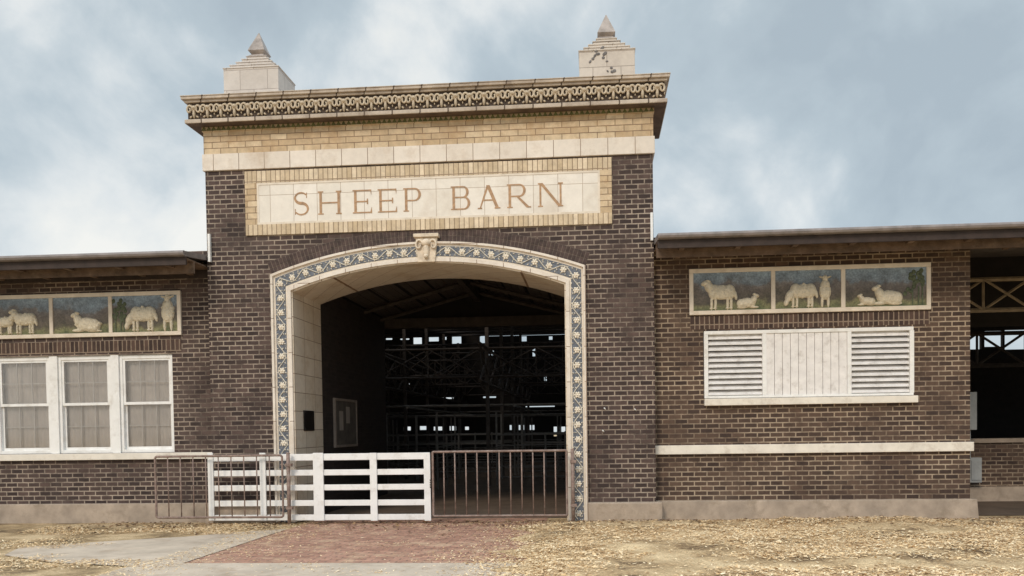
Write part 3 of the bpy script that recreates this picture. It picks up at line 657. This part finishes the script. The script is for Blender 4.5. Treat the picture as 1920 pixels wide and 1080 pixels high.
f = MB(); t = .05; f.box(XA, XA+.05, y0, y1, z1, z1+t); f.box(XA, XA+.05, y0, y1, z0-t, z0); f.box(XA, XA+.05, y0-t, y0, z0-t, z1+t); f.box(XA, XA+.05, y1, y1+t, z0-t, z1+t); f.build('frame', 'boardframe', nb)
for a, b, c, d in ((.25, .5, .3, .7), (.7, .95, .45, .8)): MB().box(XA+.031, XA+.034, y0+a, y0+b, z0+c, z0+d).build('notice', 'paper', nb)
# ---- gates
YG = -.47
def tubegate(px0, px1, pyt, pyb, Y, nb_, lab, name='tube_gate', r=.016, k=.07):
    c = (px0+px1)/2; x0, x1 = WX(px0, 910, Y), WX(px1, 910, Y); z1, z0 = WZ(c, pyt, Y), WZ(c, pyb, Y)
    g = thing(name, lab, 'gate', ((x0+x1)/2, Y, 0))
    pts = []
    for cx_, cz_, a0 in ((x1-k, z1-k, 0), (x0+k, z1-k, 90), (x0+k, z0+k, 180), (x1-k, z0+k, 270)):
        for i in range(6): a = R(a0+i*18); pts.append((cx_+k*math.cos(a), Y, cz_+k*math.sin(a)))
    MB().tube(pts, r*1.25, 8, closed=True).build('frame', 'rust', g, smooth=True)
    for i in range(nb_):
        x = x0+(x1-x0)*(i+1)/(nb_+1); MB().tube([(x, Y, z0), (x, Y, z1)], r*.72, 6).build('bar', 'rust', g, smooth=True)
tubegate(292, 530, 855, 970, YG-.13, 9, 'rust brown tubular gate swung open before the left wing', k=.04)
tubegate(812, 1063, 846, 967, YG, 11, 'rust brown tubular gate closing the right half of the archway', k=.02)
def post(px, pyt, Y, lab):
    x = WX(px, 900, Y); zt = WZ(px, pyt, Y); p = thing('gate_post', lab, 'post', (x, Y, 0))
    MB().tube([(x, Y, -.05), (x, Y, zt)], .032, 10).build('tube', 'rust', p, smooth=True); MB().ell((x, Y, zt), (.034, .034, .02), 0, 10).build('cap', 'rust', p, smooth=True)
    for z in (.3, zt-.2): MB().box(x-.04, x+.065, Y-.04, Y+.04, z-.025, z+.025).build('hinge', 'rust', p)
post(541, 850, YG-.1, 'rust brown steel post where the left tube gate meets the white gate'); post(1074, 843, YG, 'rust brown steel gate post by the right jamb of the arch')
Y = YG+.02
gx0, gx1 = WX(392, 910, Y), WX(807, 910, Y); wg = thing('board_gate', 'white painted board gate with five rails across the left half of the archway', 'gate', ((gx0+gx1)/2, Y, 0))
for pc in (857, 886, 914, 943, 970):
    z = WZ(600, pc, Y); hh = .058 if pc in (857,) else .05
    MB().box(gx0, gx1, Y-.012, Y+.012, z-hh, z+hh).build('rail', 'white', wg, bevel=.004)
for a, b in ((392, 402), (489, 500), (589, 608), (695, 708), (796, 808)):
    MB().box(WX(a, 910, Y), WX(b, 910, Y), Y-.04, Y-.0125, WZ((a+b)/2, 976, Y)+.0, WZ((a+b)/2, 849, Y)).build('upright', 'white', wg, bevel=.004)
ch = MB()
for i in range(7): ch.ell((gx1+.01+.012*(i % 2), Y-.05, WZ(806, 900, Y)-.02*i), (.012, .008, .014), 0, 6)
ch.build('latch_chain', 'steel', wg)
# ---- ground
def sheet(name, pts, z, m, kind='structure'):
    mb = MB(); mb.face([(x, y, z) for x, y in pts]); bmesh.ops.triangulate(mb.bm, faces=mb.bm.faces[:]); o = mb.build(name, m); o['kind'] = kind; return o
sheet('ground', [(-400, -400), (400, -400), (400, 400), (-400, 400)], 0, 'ground')
sheet('barn_floor', [(XLEFT, .3), (26, .3), (26, YR), (XLEFT, YR)], .006, 'floor')
sheet('path', [(-5.05, -4.6), (-.85, -4.6), (-.85, .32), (-5.05, .32)], .009, 'paver')
MB().box(-5.6, -.35, -6.4, -4.605, -.1, .022).build('pavement', 'slab', None, bevel=.01, kind='structure')
pad = [(-5.06, -1.2), (-5.06, -4.55), (-5.7, -4.75), (-6.8, -4.5), (-7.9, -3.9), (-8.2, -3.2), (-7.2, -2.55), (-6.3, -2.1), (-5.6, -1.5)]
sheet('concrete_pad', pad, .014, 'slab')
def hgt(x, y):
    e = min(1, max(0, (x+1.15+1.0*noise.noise(Vector((x*.1, y*1.1, 3)))+.35*noise.noise(Vector((x*.5, y*3.5, 8))))/1.2)); w = min(1, max(0, (-.3-y)/.6))
    return e*w*(.045+.06*(noise.noise(Vector((x*.8, y*.8, 0)))+.5)+.03*noise.noise(Vector((x*4, y*4, 5))))-.004+(.006 if e > 0 else 0)
mb = MB(); nx, ny = 160, 90; gr = [[mb.bm.verts.new((-2.2+i*.1, -9+j*.1, hgt(-2.2+i*.1, -9+j*.1))) for j in range(ny)] for i in range(nx)]
for i in range(nx-1):
    for j in range(ny-1): mb.bm.faces.new((gr[i][j], gr[i+1][j], gr[i+1][j+1], gr[i][j+1]))
mb.build('straw_bed', 'mulch', None, smooth=True, kind='structure')
def scatter(name, m, gen, n, lmin, lmax, wr, lift, label):
    V, Fc = [], []
    for i in range(n):
        x, y, h = gen(); l = lmin+(lmax-lmin)*random.random()**1.6; w = l*random.uniform(*wr); a = random.uniform(0, 6.283); ti = random.gauss(0, .18); ro_ = random.gauss(0, .22)
        ux, uy = math.cos(a), math.sin(a); z = h+.005+random.random()*lift; k = len(V)
        for s, t in ((-1, -1), (1, -1), (1, 1), (-1, 1)):
            V.append((x+ux*l/2*s-uy*w/2*t, y+uy*l/2*s+ux*w/2*t, max(h+.003, z+s*l/2*math.sin(ti)+t*w/2*math.sin(ro_))))
        Fc.append((k, k+1, k+2, k+3))
    me = bpy.data.meshes.new(name); me.from_pydata(V, [], Fc); me.materials.append(M[m]); o = bpy.data.objects.new(name, me); C.objects.link(o)
    o['kind'] = 'stuff'; o['label'] = label; o['category'] = name.replace('_', ' '); return o
def g_right():
    while True:
        x, y = random.uniform(-1.6, 8.2), random.uniform(-6.4, -.3)
        dns = min(1, max(0, x+1.5+.5*noise.noise(Vector((x, y*1.3, 2))))/.9)*(.06+.94*min(1, max(0, .6+2.4*noise.noise(Vector((x*.55, y*1.3, 9))))))*(1 if y < -.8 else .5)
        if random.random() < dns: return x, y, max(.006 if x < -.8 else 0, hgt(x, y), .02 if y < -4.6 and x < -.3 else 0)
def g_left():
    while True:
        q = random.random()
        if q < .5: x, y = random.uniform(-9.5, -4.9), random.uniform(-1.9, -.25)
        elif q < .8: x, y = random.uniform(-8.5, -4.7), random.uniform(-6.2, -4.3)
        else: x, y = random.uniform(-9.5, -7), random.uniform(-4.5, -1.5)
        if random.random() < .25+1.8*noise.noise(Vector((x*.9, y*1.2, 4))): return x, y, .012
def g_path():
    while True:
        x, y = random.uniform(-5.6, -.4), random.uniform(-5.8, -.3)
        if random.random() < .08+1.4*max(0, noise.noise(Vector((x*.8, y*1.8, 14))))+1.2*max(0, (x+1.9))+.9*max(0, -4.3-x)*(1 if y > -4.6 else .3): return x, y, .02 if y < -4.6 else .012
scatter('wood_chips', 'chip', g_right, 80000, .012, .055, (.15, .45), .02, 'pale straw and wood chips spread in front of the right wing')
scatter('loose_straw', 'chip', g_left, 20000, .012, .05, (.15, .4), .01, 'thin straw scattered on the ground by the left wing')
scatter('path_straw', 'chip', g_path, 11000, .012, .04, (.15, .4), .005, 'bits of straw blown over the red brick path')
scatter('fallen_leaves', 'leaf', lambda: ((lambda x, y: (x, y, max(.02, hgt(x, y)+.01) if x > -1 else .02))(random.uniform(-9, 8), -.25-abs(random.gauss(0, .6)))), 2600, .02, .06, (.5, .9), .015, 'brown fallen leaves along the foot of the barn')
# ---- world and sun
w = bpy.data.worlds.new('World'); S.world = w; w.use_nodes = True; nt = w.node_tree; bg = nt.nodes['Background']
sky = N(nt, 'ShaderNodeTexSky', sky_type='NISHITA'); sky.sun_disc = False; sky.sun_elevation = R(42); sky.sun_rotation = R(200)
skm = mixc(nt, 1.0, sky.outputs[0], (.1, .1, .1), 'MULTIPLY')
tc = N(nt, 'ShaderNodeTexCoord').outputs['Generated']; mp = N(nt, 'ShaderNodeMapping'); mp.inputs['Scale'].default_value = (1.9, 1.5, 1.9); mp.inputs['Rotation'].default_value = (0, R(-35), 0); mp.inputs['Location'].default_value = (.35, 0, .2); L(nt, tc, mp.inputs[0])
n1 = N(nt, 'ShaderNodeTexNoise'); n1.inputs['Scale'].default_value = 2.7; n1.inputs['Detail'].default_value = 8; n1.inputs['Roughness'].default_value = .54; n1.inputs['Distortion'].default_value = .2; L(nt, mp.outputs[0], n1.inputs['Vector'])
sp = N(nt, 'ShaderNodeSeparateXYZ'); L(nt, tc, sp.inputs[0])
b1 = N(nt, 'ShaderNodeMath', operation='MULTIPLY_ADD'); L(nt, sp.outputs[0], b1.inputs[0]); b1.inputs[1].default_value = -.10; L(nt, n1.outputs['Fac'], b1.inputs[2])
b2 = N(nt, 'ShaderNodeMath', operation='MULTIPLY_ADD'); L(nt, sp.outputs[2], b2.inputs[0]); b2.inputs[1].default_value = -.16; L(nt, b1.outputs[0], b2.inputs[2])
cl = ramp(nt, b2.outputs[0], [(.28, (.43, .51, .57)), (.40, (.50, .585, .64)), (.48, (.62, .69, .73)), (.56, (.78, .82, .83)), (.66, (.93, .93, .89))])
up = N(nt, 'ShaderNodeMapRange'); L(nt, sp.outputs[2], up.inputs[0]); up.inputs[1].default_value = .5; up.inputs[2].default_value = .95; up.inputs[3].default_value = 1; up.inputs[4].default_value = 3.4
cm = N(nt, 'ShaderNodeVectorMath', operation='SCALE'); L(nt, mixc(nt, .93, skm, cl), cm.inputs[0]); L(nt, up.outputs[0], cm.inputs['Scale'])
L(nt, cm.outputs[0], bg.inputs[0]); bg.inputs[1].default_value = 1.02
sl = bpy.data.lights.new('sun', 'SUN'); sl.energy = 1.5; sl.angle = R(15); sl.color = (1, .87, .72); so = bpy.data.objects.new('sun', sl); C.objects.link(so); so.rotation_euler = (R(52), 0, R(-20))
S.view_settings.view_transform = 'Standard'; S.view_settings.look = 'None'; S.view_settings.exposure = 0
